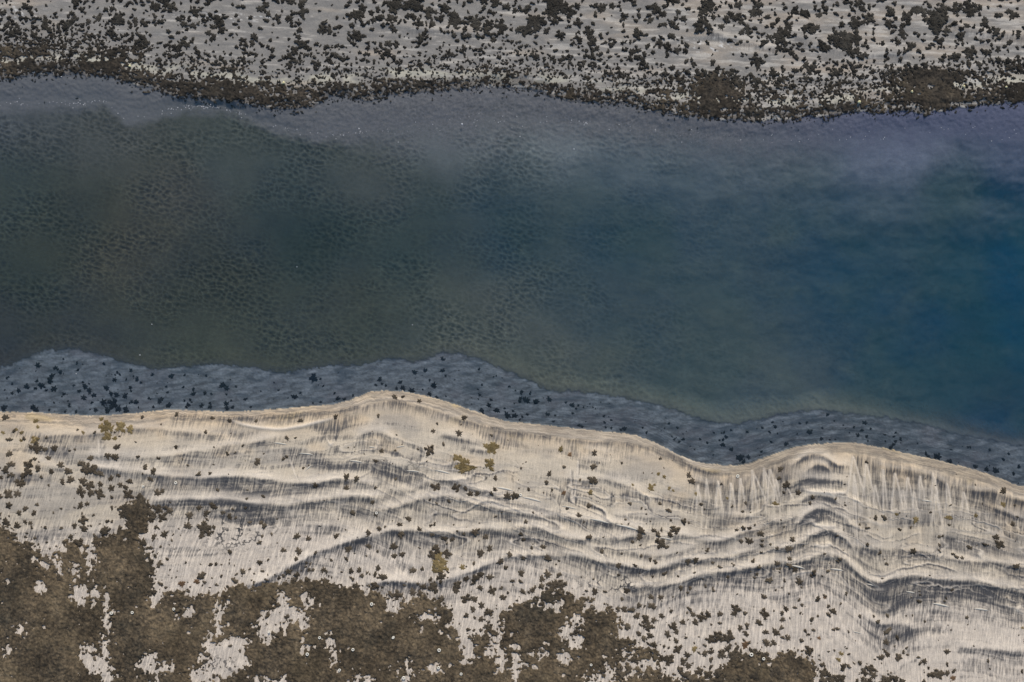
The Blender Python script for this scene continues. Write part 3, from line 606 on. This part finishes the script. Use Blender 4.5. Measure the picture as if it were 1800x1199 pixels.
BROWN_CL = """12,734,7 17,772,4 21,797,7 25,815,8 15,825,8 2,821,5 26,833,6 6,838,5 55,815,9 54,828,9 46,834,7 72,821,6 34,845,5 42,850,9 21,867,10 36,866,8 22,886,7 3,872,8 40,900,6 51,892,6 66,900,6 71,885,4 17,915,8 37,922,7 51,915,5 60,917,5 114,926,4 86,925,4 67,787,12 82,789,6 99,787,7 89,805,6 111,817,7 95,827,6 124,827,8 115,846,6 129,842,8 77,837,4 164,804,7 155,822,11 170,824,10 180,830,8 150,844,8 162,852,10 147,862,10 165,865,8 180,867,10 147,887,7 158,884,5 181,850,6 199,840,6 212,834,5 200,857,7 216,851,6 232,845,6 225,855,6 230,867,10 201,872,4 202,891,4 152,912,9 137,922,6 154,927,8 195,914,4 191,927,7 230,897,15 250,882,14 260,895,14 240,920,16 255,925,10 274,827,7 268,840,6 282,865,8 290,862,5 282,892,10 290,907,9 301,896,6 274,902,7 337,904,8 354,891,6 367,900,7 377,886,7 364,926,14 359,940,6 335,922,8 294,937,8 276,941,6 307,947,3 395,899,5 407,906,6 386,860,4 437,875,3 312,729,5 375,735,5 406,739,5 364,759,4 281,804,3 252,733,4 209,785,7 194,800,7 206,802,8 455,811,8 506,769,5 521,769,3 530,739,5 452,740,4 591,732,5 500,806,4 506,802,4 557,851,6 611,837,7 629,840,6 611,856,6 657,880,5 662,901,5 695,698,6 709,697,4 737,705,5 666,730,4 672,792,5 696,791,3 662,809,5 756,790,10 807,761,7 762,757,5 816,734,6 769,744,3 780,780,4 871,839,5 767,854,9 802,855,9 819,856,5 827,866,6 839,866,6 870,859,5 864,865,4 757,876,3 790,879,4 892,870,8 871,906,3 720,910,6 704,919,6 670,927,6 650,934,6 707,935,8 739,927,5 759,920,3 765,919,4 761,936,5 781,942,7 796,945,5 816,935,4 835,932,8 854,941,6 525,940,7 545,944,6 594,940,6 615,962,8 650,957,6 694,957,8 709,971,6 695,974,6 529,967,8 502,964,6 769,962,9 787,969,9 762,972,9 861,961,7 845,970,8 896,972,6 462,917,5 466,871,4 461,985,6 511,1000,7 547,998,5 572,998,6 525,979,5 634,998,6 620,1000,6 639,1008,5 667,995,6 662,1006,5 676,1010,8 612,979,5 727,999,7 744,996,5 762,1024,12 777,1009,10 746,1026,7 767,1035,6 727,1036,8 740,1039,7 700,1041,9 820,1013,7 845,1006,7 861,1011,7 832,1021,5 844,1029,6 865,1034,9 884,1046,7 880,983,7 889,994,5 805,1024,9 802,1034,7 662,1024,9 630,1026,8 860,1071,9 847,1059,7 835,1049,7 820,1048,9 832,1066,6 846,1083,6 827,1114,5 857,1096,8 872,1108,6 1044,796,6 965,832,6 960,847,5 991,820,4 916,822,3 1042,820,7 1040,842,9 1019,842,3 929,859,4 970,860,3 905,870,8 1017,904,6 924,915,5 996,892,4 1159,884,4 1176,897,4 1231,885,4 1126,892,3 1092,813,3 916,936,5 920,946,5 954,959,6 1125,930,8 1147,930,6 1161,929,4 1184,929,9 1176,937,6 1122,940,8 1110,950,4 1159,952,10 1170,959,5 1304,926,5 1314,926,5 1334,936,7 1300,949,5 1314,949,8 1336,956,4 962,977,8 920,976,6 1114,990,4 1091,970,3 1125,974,4 1150,985,5 1141,980,4 1085,990,6 1207,982,7 1220,981,6 1210,835,6 1215,845,7 1266,850,3 1285,889,3 1370,824,6 1367,840,5 1380,851,8 1401,865,6 1389,946,6 1382,961,8 1362,961,4 1425,872,5 1465,875,3 1535,909,5 1520,926,4 1519,955,4 1577,929,4 1597,926,3 1632,899,3 1664,921,3 1780,887,3 1784,907,3 1776,921,6 1746,942,7 1752,955,9 1646,941,4 1652,940,3 1646,956,4 1645,965,3 1669,971,4 1675,976,5 1685,978,4 1699,960,6 1726,955,4 1600,966,6 1384,980,6 1362,987,6 1394,997,7 1471,979,4 1444,970,3 1467,939,3 1780,992,6 1760,862,7 1507,920,3 1401,1019,8 1422,1009,4 1375,1017,4 1482,1039,4 1445,1043,4 1451,1061,4 1459,1070,7 1451,1076,5 1405,1059,4 1400,1050,4 1377,1066,6 1370,1073,5 1371,1084,6 1402,1073,3 1421,1084,5 1432,1078,3 1459,1101,4 1424,1102,4 1472,1057,3 1359,1106,8 1369,1098,5 1380,1116,6 1355,1124,6 1485,1105,3 1505,1078,4 1536,1088,5 1550,1123,7 1570,1116,5 1541,1149,7 1552,1144,6 1571,1149,8 1580,1140,4 1616,1156,6 1606,1149,4 1656,1140,6 1639,1178,12 1656,1176,6 1656,1161,4 1615,1190,5 1475,1165,7 1484,1164,5 1504,1159,5 1522,1168,9 1511,1174,8 1527,1179,8 1549,1190,13 1514,1194,13 1577,1191,7 1440,1176,9 1455,1189,11 1470,1186,9 1794,1121,6 1692,1081,4 1619,1088,3 1667,1033,4 1609,1053,5 1416,1138,9 1159,1046,6 1142,1045,6 1121,1060,6 1144,1061,8 1095,1066,7 1131,1061,3 1177,1070,4 1117,1078,7 1132,1084,9 1146,1085,6 1137,1096,10 1160,1078,6 1197,1089,6 1182,1096,8 1186,1106,6 1170,1109,7 1185,1121,6 1187,1136,9 1205,1145,7 1215,1076,6 1219,1089,7 1230,1081,9 1241,1076,7 1262,1075,6 1290,1066,9 1287,1074,7 1340,1075,9 1330,1090,7 1262,1091,4 1297,1099,6 1309,1094,5 1307,1109,6 1341,1106,6 1245,1119,9 1260,1114,11 1277,1114,11 1235,1143,7 1246,1140,6 1246,1153,5 1275,1135,7 1265,1144,9 1287,1149,14 1342,1124,8 1320,1143,10 1337,1149,14 1197,1158,6 1172,1154,11 1206,1164,7 1225,1174,9 1242,1179,9 1262,1174,10 1339,1045,6 916,1004,7 915,1018,5 962,1006,8 952,1014,7 972,1024,11 985,1024,11 919,1036,6 935,1034,6 1044,1036,7 1100,1034,8 1165,1005,5 1145,1010,3 1189,1009,3 1262,993,4 1286,990,3 1320,983,5 1330,993,5 1327,1006,4 1250,986,4 1206,1038,3 1251,1034,4 1148,1128,6 1120,1108,6 1140,1112,7 1160,1150,7"""
OCHRE_CL = """189,752,14 215,750,11 232,754,8 192,767,9 180,737,5 64,774,10 41,760,5 32,755,4 9,760,4 65,741,6 70,750,4 205,770,5 150,760,4 41,774,4 815,817,14 805,805,9 830,820,8 864,787,13 861,815,10 985,789,6 1142,857,8 1149,851,3 1156,832,4 1166,837,4 1175,857,4 1182,861,3 1111,851,3 1037,864,5 1222,867,4 1277,875,3 1361,885,6 1572,902,4 1606,912,7 1664,908,7 1760,886,6 1711,905,4 1472,1143,5 1467,1153,5 1789,1099,3 1217,1135,6 775,992,16 772,976,10 814,994,6"""
RUST_CL = """1001,799,5 991,865,5 1434,1116,4 1666,1185,6 1306,1128,8 326,1022,7 352,1018,6 1445,1046,4"""
def parse(s): return [tuple(float(q) for q in t.split(',')) for t in s.split()]

ORD = ['first', 'second', 'third', 'fourth', 'fifth', 'sixth', 'seventh', 'eighth', 'ninth', 'tenth', 'eleventh', 'twelfth', 'thirteenth', 'fourteenth', 'fifteenth', 'sixteenth']
COLN = ['far left', 'left', 'left of middle', 'right of middle', 'right', 'far right']
def colname(x): return COLN[int(np.clip(x//300, 0, 5))]
def label_group(items, zone, adj, noun='weed clump'):
    """items: list of (obj, x, y, r); unique, checkable labels inside each zone + column"""
    cellsd = {}
    for it in items: cellsd.setdefault((zone(it[1], it[2]), colname(it[1])), []).append(it)
    for (z, c), L in cellsd.items():
        L.sort(key=lambda t: -t[3])
        if len(L) == 1: L[0][0]['label'] = f'{adj} {noun}, the only one {z}, {c}'; continue
        L[0][0]['label'] = f'largest {adj} {noun} {z}, {c}'
        rest = sorted(L[1:], key=lambda t: t[1])
        for k, t in enumerate(rest):
            if k < 16: t[0]['label'] = f'smaller {adj} {noun}, {ORD[k]} from left, {z}, {c}'
            else: t[0]['label'] = f'{adj} {noun}, {ORD[min(len(rest)-1-k, 15)]} from right, {z}, {c}'
def place_clumps(L, kind, mat, group, sink=.0, zs=1.0):
    out = []
    for n, (x, y, r) in enumerate(L):
        me = pmesh(kind, rng.randint(len(PROTO)), mat)
        o = bpy.data.objects.new(kind, me); col.objects.link(o)
        R = r*S*1.12
        o.location = ((x-CX)*S, (CY-y)*S, float(zat(np.array(x), np.array(y)))-sink)
        o.rotation_euler = (0, 0, rng.rand()*6.28)
        k = rng.uniform(.85, 1.15); o.scale = (R*k, R/k, min(R, .2)*rng.uniform(.45, .75)*zs)
        if r >= 9:
            nl_ = 5 if r >= 13 else 4; ph_ = rng.rand()*6.28
            o.scale = (o.scale[0]*.8, o.scale[1]*.8, o.scale[2])
            for q_ in range(nl_):
                a_ = ph_+q_/nl_*6.28+rng.uniform(-.3, .3); d_ = rng.uniform(.62, .86); sc_ = rng.uniform(.42, .66)
                ch = bpy.data.objects.new('frond_lobe', pmesh(kind, rng.randint(len(PROTO)), mat)); col.objects.link(ch); ch.parent = o
                ch.location = (d_*math.cos(a_), d_*math.sin(a_), 0); ch.rotation_euler = (0, 0, rng.rand()*6.28); ch.scale = (sc_, sc_*rng.uniform(.8, 1.2), rng.uniform(.6, .95))
        o['category'] = 'weed clump'; o['group'] = group
        out.append((o, x, y, r))
    return out
shelf = place_clumps(parse(SHELF_CL), 'black_weed_clump', M_BLACK, 'black weed clumps on the flooded grey shelf', zs=.8)
def zshelf(x, y):
    ys = float(curve(SHORE_S, np.array([x]))[0]); ye = float(curve(SHELF_S, np.array([x]))[0]); t = (y-ye)/(ys-ye)
    return 'on outer grey shelf near channel' if t < .42 else 'midway across wet grey shelf' if t < .74 else 'on grey shelf beside sandy waterline'
label_group(shelf, zshelf, 'black')
allb = sorted(parse(BROWN_CL), key=lambda t: -t[2]); big, small = allb[:300], allb[300:]
brown = place_clumps(big, 'brown_weed_clump', M_BROWN, 'brown weed clumps on the near sand bank')
def zbank(x, y):
    d = y-float(curve(SHORE_S, np.array([x]))[0])
    for lim, s in ((45, 'on cream sand beside the waterline'), (85, 'on smooth slope below waterline sand'), (125, 'on upper ridged sand'), (165, 'on middle ridged sand'), (205, 'on lower ridged sand'), (250, 'on furrowed sand above weed carpet'), (300, 'beside upper rim of brown carpet')):
        if d < lim: return s
    return 'low among the weed patches' if d < 345 else 'at bottom edge of photo'
label_group(brown, zbank, 'brown')
och = place_clumps(parse(OCHRE_CL), 'ochre_weed_clump', M_OCHRE, 'ochre weed clumps on the near sand bank', zs=.7)
label_group(och, zbank, 'yellow-brown')
rus = place_clumps(parse(RUST_CL), 'rust_weed_clump', M_RUST, 'rust coloured weed clumps on the near sand bank', zs=.7)
label_group(rus, zbank, 'rusty')

# far bank clumps: scattered by density, the 300 largest are things, the rest one mass of tufts
def scatter(n, x0, x1, y0, y1, dens, size, seed):
    rs = np.random.RandomState(seed); x = rs.uniform(x0, x1, n); y = rs.uniform(y0, y1, n)
    keep = rs.rand(n) < dens(x, y); x, y = x[keep], y[keep]
    return np.stack([x, y, size(x, y)*np.clip(np.exp(rs.normal(-.12, .38, len(x))), .4, 2.2)], -1)
def dfar(x, y):
    t = curve(SHORE_N, x)-y
    n = fbm(x/38, y/24, 3, 140); n2 = fbm(x/130, y/60, 2, 141)
    d = ss(-14, 4, t)*np.where(t < 45, .95, np.where(t < 80, .75+.3*n-(t-45)/35*.35, .17+.55*ss(-.05, .45, n+.2*n2)))
    d = d*(1-.35*ss(80, 130, t)) 
    d = d+.4*np.exp(-((x-60)/130)**2-((y-70)/45)**2)
    d = d*(1-.75*np.exp(-((x-1250)/70)**2-((y-85)/14)**2))*(1-.6*np.exp(-((x-470)/90)**2-((y-62)/18)**2))*(1-.5*np.exp(-((x-900)/200)**2-((y-72)/8)**2))
    d = np.where((t < 80) & (t > 0), d+.35*ss(1000, 1200, x), d)
    cr = curve([(0,112),(250,118),(450,140),(600,140),(800,133),(1000,145),(1200,172),(1370,182),(1560,162),(1800,142)], x)
    return np.clip(d*(1-.5*np.exp(-((y-cr)/5)**2)), 0, 1)
def sfar(x, y):
    t = curve(SHORE_N, x)-y
    return 2.0+.6*ss(15, 50, t)+1.1*ss(45, 85, t)+1.2*ss(80, 140, t)*ss(100, 500, x)+1.2*ss(.1, .5, fbm(x/30, y/30, 2, 142))*ss(50, 100, t)
far = scatter(22000, -60, 1860, -50, 215, dfar, sfar, 21)
FARBIG = np.array([(1483,75,20),(1500,70,14),(1465,70,12),(1648,35,17),(1640,50,14),(1655,20,12),(985,15,17),(970,25,14),(1000,20,14),(1375,60,14),(1365,70,12),(1385,50,10),(1245,12,14),(940,45,16),(925,55,12),(275,14,10),(305,15,11),(700,10,14),(730,8,14),(880,50,12),(855,55,11),(800,42,14),(835,40,12),(1505,10,9),(1615,22,12),(345,22,9),(985,65,10),(1040,75,9),(1330,12,9),(1500,42,13)], float)
inb = far[(far[:, 0] > 0) & (far[:, 0] < 1800) & (far[:, 1] > 2)]
order = np.argsort(-inb[:, 2]); bigf = np.concatenate([FARBIG, inb[order[:300-len(FARBIG)]]])
chosen = {tuple(p) for p in bigf}
restf = np.array([p for p in far if tuple(p) not in chosen])
farc = place_clumps([tuple(p) for p in bigf], 'charcoal_weed_clump', M_GREY, 'charcoal weed clumps on the far bank')
def zfar(x, y):
    return ('at top edge of far bank' if y < 14 else 'on top strip of far bank' if y < 30 else 'high on the far bank' if y < 46 else 'on upper-middle far bank' if y < 64 else 'on lower-middle far bank' if y < 86 else 'low on far bank above fringe')
COLN_FINE = 9
def label_far(items):
    names = ['left edge', 'near left edge', 'left quarter', 'left of middle', 'dead centre', 'right of middle', 'right quarter', 'near right edge', 'right edge']
    cd = {}
    for it in items: cd.setdefault((zfar(it[1], it[2]), names[int(min(it[1]//200, 8))]), []).append(it)
    for (z, c), L in cd.items():
        L.sort(key=lambda t: -t[3])
        if len(L) == 1: L[0][0]['label'] = f'charcoal weed clump, the sizeable one {z}, {c}'; continue
        L[0][0]['label'] = f'largest charcoal weed clump {z}, {c}'
        for k, t in enumerate(sorted(L[1:], key=lambda t: t[1])):
            t[0]['label'] = f'smaller charcoal weed clump, {ORD[min(k, 15)]} from left, {z}, {c}'
label_far(farc)

# merged tufts
LOW = [clump_verts(400+i, 3, 18, .38) for i in range(16)]
def tufts(P, name, mat, seed, **props):
    rs = np.random.RandomState(seed); V = []; T = []; tint = []; off = 0
    zz = zat(P[:, 0], P[:, 1])
    for (x, y, r), z in zip(P, zz):
        v, t = LOW[rs.randint(16)]; a = rs.rand()*6.28; R = r*S*1.15; k = rs.uniform(.7, 1.4)
        c, s_ = math.cos(a), math.sin(a)
        vx = v[:, 0]*k; vy = v[:, 1]/k
        V.append(np.stack([(x-CX)*S+R*(vx*c-vy*s_), (CY-y)*S+R*(vx*s_+vy*c), z+v[:, 2]*min(R, .2)*.9], -1))
        T.append(t+off); off += len(v); tint.append((.6+.8*rs.rand())*(.8+.4*rs.rand(len(v))))
    me = make_mesh(name, np.concatenate(V), np.concatenate(T)); attr(me, 'tint', np.concatenate(tint))
    return obj(name, me, mat, kind='stuff', **props)
tufts(restf, 'small_weed_tufts', M_GREY, 31, label='countless small dark weed tufts scattered over the grey far bank', category='weed tufts')
# small tufts of the near bank: rims of the carpet, crumbs between clumps
def dnear(x, y):
    F = near_field(x, y)
    return np.where(F > 2, .12, .95*np.exp(-np.clip(-F, 0, 99)/12.)+.05)
nearT = scatter(7500, -100, 1560, 880, 1280, dnear, lambda x, y: 2.2+2.6*ss(-.2, .5, fbm(x/20, y/20, 2, 150)), 33)
nearT2 = scatter(4200, 1080, 1860, 1020, 1280, lambda x, y: np.clip(.5*ss(.05, .5, fbm(x/34, y/30, 3, 151)+(y-1130)/170.-(x-1300)/1500.), 0, .6)+.01, lambda x, y: 2.5+4.5*ss(-.1, .6, fbm(x/26, y/26, 2, 152))*ss(1080, 1180, y), 34)
nearT3 = scatter(1100, -60, 1860, 745, 1130, lambda x, y: ss(12, 20, y-curve(SHORE_S, x))*(.3+.4*ss(500, 150, x)+.3*ss(.1, .4, fbm(x/50, y/30, 2, 155))), lambda x, y: 1.5+1.5*ss(600, 200, x)+1.*ss(.1, .5, fbm(x/25, y/25, 2, 156)), 35)
tufts(np.concatenate([nearT, nearT2, nearT3, np.array(small)]), 'fine_weed_tufts', M_BROWN, 36, label='fine brown weed tufts crowding round the carpet on the near sand', category='weed tufts')
shT = scatter(2600, -60, 1860, 600, 870, lambda x, y: ss(10, 16, y-curve(SHELF_S, x))*ss(2, 4, curve(SHORE_S, x)-y)*(.2+.6*ss(.0, .4, fbm(x/40, y/16, 2, 157)+.3*ss(500, 200, x))), lambda x, y: 1.6+1.7*ss(.1, .5, fbm(x/20, y/20, 2, 158)), 37)
tufts(shT, 'black_weed_crumbs', M_BLACK, 38, label='tiny black weed crumbs strewn over the flooded grey shelf', category='weed crumbs')

# ------------------------------------------------------------------ pale sticks lying in a row across the sand
def spindle(L, W, seed):
    rs = np.random.RandomState(seed); n = 14; seg = 8; v = []; q = []
    for i in range(n+1):
        t = i/n; x = (t-.5)*L; wv_ = W*(math.sin(math.pi*min(1, max(0, t)))**.7+.06)*(1+.25*(rs.rand()-.5)); by = L*.03*math.sin(t*3.1)
        for s_ in range(seg):
            a = s_/seg*2*math.pi; v.append([x, by+wv_*math.cos(a), .1*wv_+.35*wv_*math.sin(a)])
    for i in range(n):
        for s_ in range(seg): q.append([i*seg+s_, i*seg+(s_+1) % seg, (i+1)*seg+(s_+1) % seg, (i+1)*seg+s_])
    return make_mesh('bleached_stick', np.array(v), np.array(q))
STICKS = [(495,779,24,8,2.),(540,797,26,6,2.2),(628,810,24,8,2.4),(656,785,12,6,1.8),(705,784,14,-8,1.5),(728,827,24,6,2),(779,828,30,14,2.6),(888,858,30,12,3),(935,876,34,14,3),(1000,890,26,12,2),(1052,913,34,13,3),(1100,924,40,14,3),(1168,944,22,10,2),(1398,993,24,14,2.6),(1466,998,24,8,2.6),(1524,1024,16,14,2),(1594,1037,16,10,2),(1646,1059,30,12,3),(1717,1067,26,8,2.6),(1625,879,18,8,2),(1500,1106,14,14,1.6),(544,822,18,-42,1.6)]
st = []
for k, (x, y, L, ang, W) in enumerate(STICKS):
    o = obj('bleached_stick', spindle(L*S, W*S*.55, k), M_STICK); o.location = ((x-CX)*S, (CY-y)*S, float(zat(np.array(float(x)), np.array(float(y))))+.012)
    o.rotation_euler = (0, 0, math.radians(-ang)); o['category'] = 'stick'; o['group'] = 'bleached sticks strewn in a slanting row over the ridged sand'
    o['label'] = f'thin white bleached stick on the ridged sand, {(ORD+["seventeenth","eighteenth","nineteenth","twentieth","twenty-first","twenty-second"])[sorted(range(len(STICKS)), key=lambda i: STICKS[i][0]).index(k)]} from the left of its row'

# ------------------------------------------------------------------ ring shells, pebbles, foam and glint flecks
def ring(R, seed):
    rs = np.random.RandomState(seed); n, m = 20, 8; v = []; q = []
    for i in range(n):
        a = i/n*2*math.pi; rr = R*(1+.12*(rs.rand()-.5))
        for j in range(m):
            p = j/m*2*math.pi; v.append([(rr+R*.42*math.cos(p))*math.cos(a), (rr+R*.42*math.cos(p))*math.sin(a), R*.4*math.sin(p)+R*.25])
    for i in range(n):
        for j in range(m): q.append([i*m+j, ((i+1) % n)*m+j, ((i+1) % n)*m+(j+1) % m, i*m+(j+1) % m])
    return make_mesh('ring_shell', np.array(v), np.array(q))
SHELLS = [(206,1071,2.5),(242,1070,2.3),(657,1055,2.6),(546,1141,2.6),(625,1133,2.4),(774,1134,2.8),(602,1168,2.2),(695,1112,2.0),(773,1164,2.4),(812,1175,2.2),(713,1181,2.6),(1315,1143,3.0),(1336,1150,2.4),(694,1113,1.8),(314,1064,2.2),(479,1103,2.0),(313,847,2.4),(664,899,2.2),(256,853,2.0),(1295,836,2.6),(915,868,2.2),(567,1113,2.2),(1037,1160,2.0)]
SH = sorted(SHELLS)
for k, (x, y, r) in enumerate(SH):
    o = obj('ring_shell', ring(r*S*.8, k), M_SHELL); z = float(zat(np.array(float(x)), np.array(float(y))))
    o.location = ((x-CX)*S, (CY-y)*S, z+(.075 if y > 1030 else .01)); o['category'] = 'shell'; o['group'] = 'pale ring shaped shells on the near bank'
    where = 'on the brown weed carpet' if y > 1030 else 'on the ridged sand'
    sub = [s_ for s_ in SH if (s_[1] > 1030) == (y > 1030)]
    o['label'] = f'tiny pale ring shell {where}, {(ORD+["seventeenth","eighteenth","nineteenth"])[sub.index((x,y,r))]} from left'
def stone(name, R, seed, mat, flat=.6):
    v, t = clump_verts(seed, 4, 18, flat); v = v.copy(); rad = np.hypot(v[:, 0], v[:, 1])+1e-6; q = rad/max(rad)
    f = np.minimum(1, .8/np.maximum(rad, .8)); v[:, 0] *= f; v[:, 1] *= f
    me = make_mesh(name, v*R, t); return obj(name, me, mat)
for k, (x, y, r, lb) in enumerate([(365,1165,2.6,'round black pebble on the bare sand patch inside the left weed carpet'),(1014,1092,3.0,'round black pebble in the sandy hollow of the central weed carpet'),(993,1149,1.8,'tiny black pebble on a pale cream patch of the weed carpet'),(1077,870,1.8,'tiny black pebble on open cream sand above the ridges'),(1589,905,1.6,'tiny black pebble on streaked cream sand at right'),(1448,937,1.5,'tiny black pebble on the dark band of the dune arches')]):
    o = stone('black_pebble', r*S, 600+k, M_PEB); o.location = ((x-CX)*S, (CY-y)*S, float(zat(np.array(float(x)), np.array(float(y))))+.005)
    o['category'] = 'pebble'; o['label'] = lb
for k, (x, y, r, lb) in enumerate([(500,148,4,'pale yellow round shell in the dark weed fringe of the far bank'),(231,118,3,'small pale yellow shell among dark weed at left of the far bank'),(1691,154,3,'pale yellow shell in the brown weed at right of the far bank'),(1765,155,2.6,'small pale yellow shell near the right edge of the far bank'),(1508,181,4,'pale yellow shell patch at the lip of the far bank weed'),(1600,163,3,'cream shell flake below the tall brown weed mound of the far bank')]):
    o = stone('yellow_shell', r*S, 700+k, M_YEL); o.location = ((x-CX)*S, (CY-y)*S, float(zat(np.array(float(x)), np.array(float(y))))+.05)
    o['category'] = 'shell'; o['label'] = lb
# foam and sun glints on the far waterline, both modelled as white flecks
rs = np.random.RandomState(55); F = []
for _ in range(150):
    x = rs.uniform(0, 1800); y = float(curve(EDGE_N, np.array([x]))[0])+rs.normal(0, 3.5)*(1 if x < 620 else 2.2)
    F.append((x, y, rs.uniform(.5, 1.1)))
for cx_, n in ((355,26),(150,16),(330,14),(20,8),(640,6),(1010,5),(215,6),(405,8)):
    for _ in range(n):
        x = cx_+rs.normal(0, 30); x = max(x, 1); F.append((x, float(curve(EDGE_N, np.array([x]))[0])+rs.normal(0, 1.6), rs.uniform(.6, 1.3)))
for x, y, r in ((812,218,2.4),(631,226,2),(914,240,1.4),(1009,262,1.6),(1030,216,1.6),(1018,213,1.3),(876,215,1.2),(108,135,1.6),(633,232,1.2),(522,469,1.2),(246,624,1.2),(267,570,1.3),(134,657,1.2),(725,571,1.2),(700,250,1.2)): F.append((x, y, r))
V = []; T = []; off = 0
for x, y, r in F:
    v, t = LOW[rs.randint(16)]; V.append(v*r*S*.9+np.array([(x-CX)*S, (CY-y)*S, .004])); T.append(t+off); off += len(v)
obj('foam_glint_flecks', make_mesh('foam_glint_flecks', np.concatenate(V), np.concatenate(T)), M_FOAM_GLINT, kind='stuff', label='tiny white foam and sun-glint flecks strung along the far edge of the channel', category='foam')
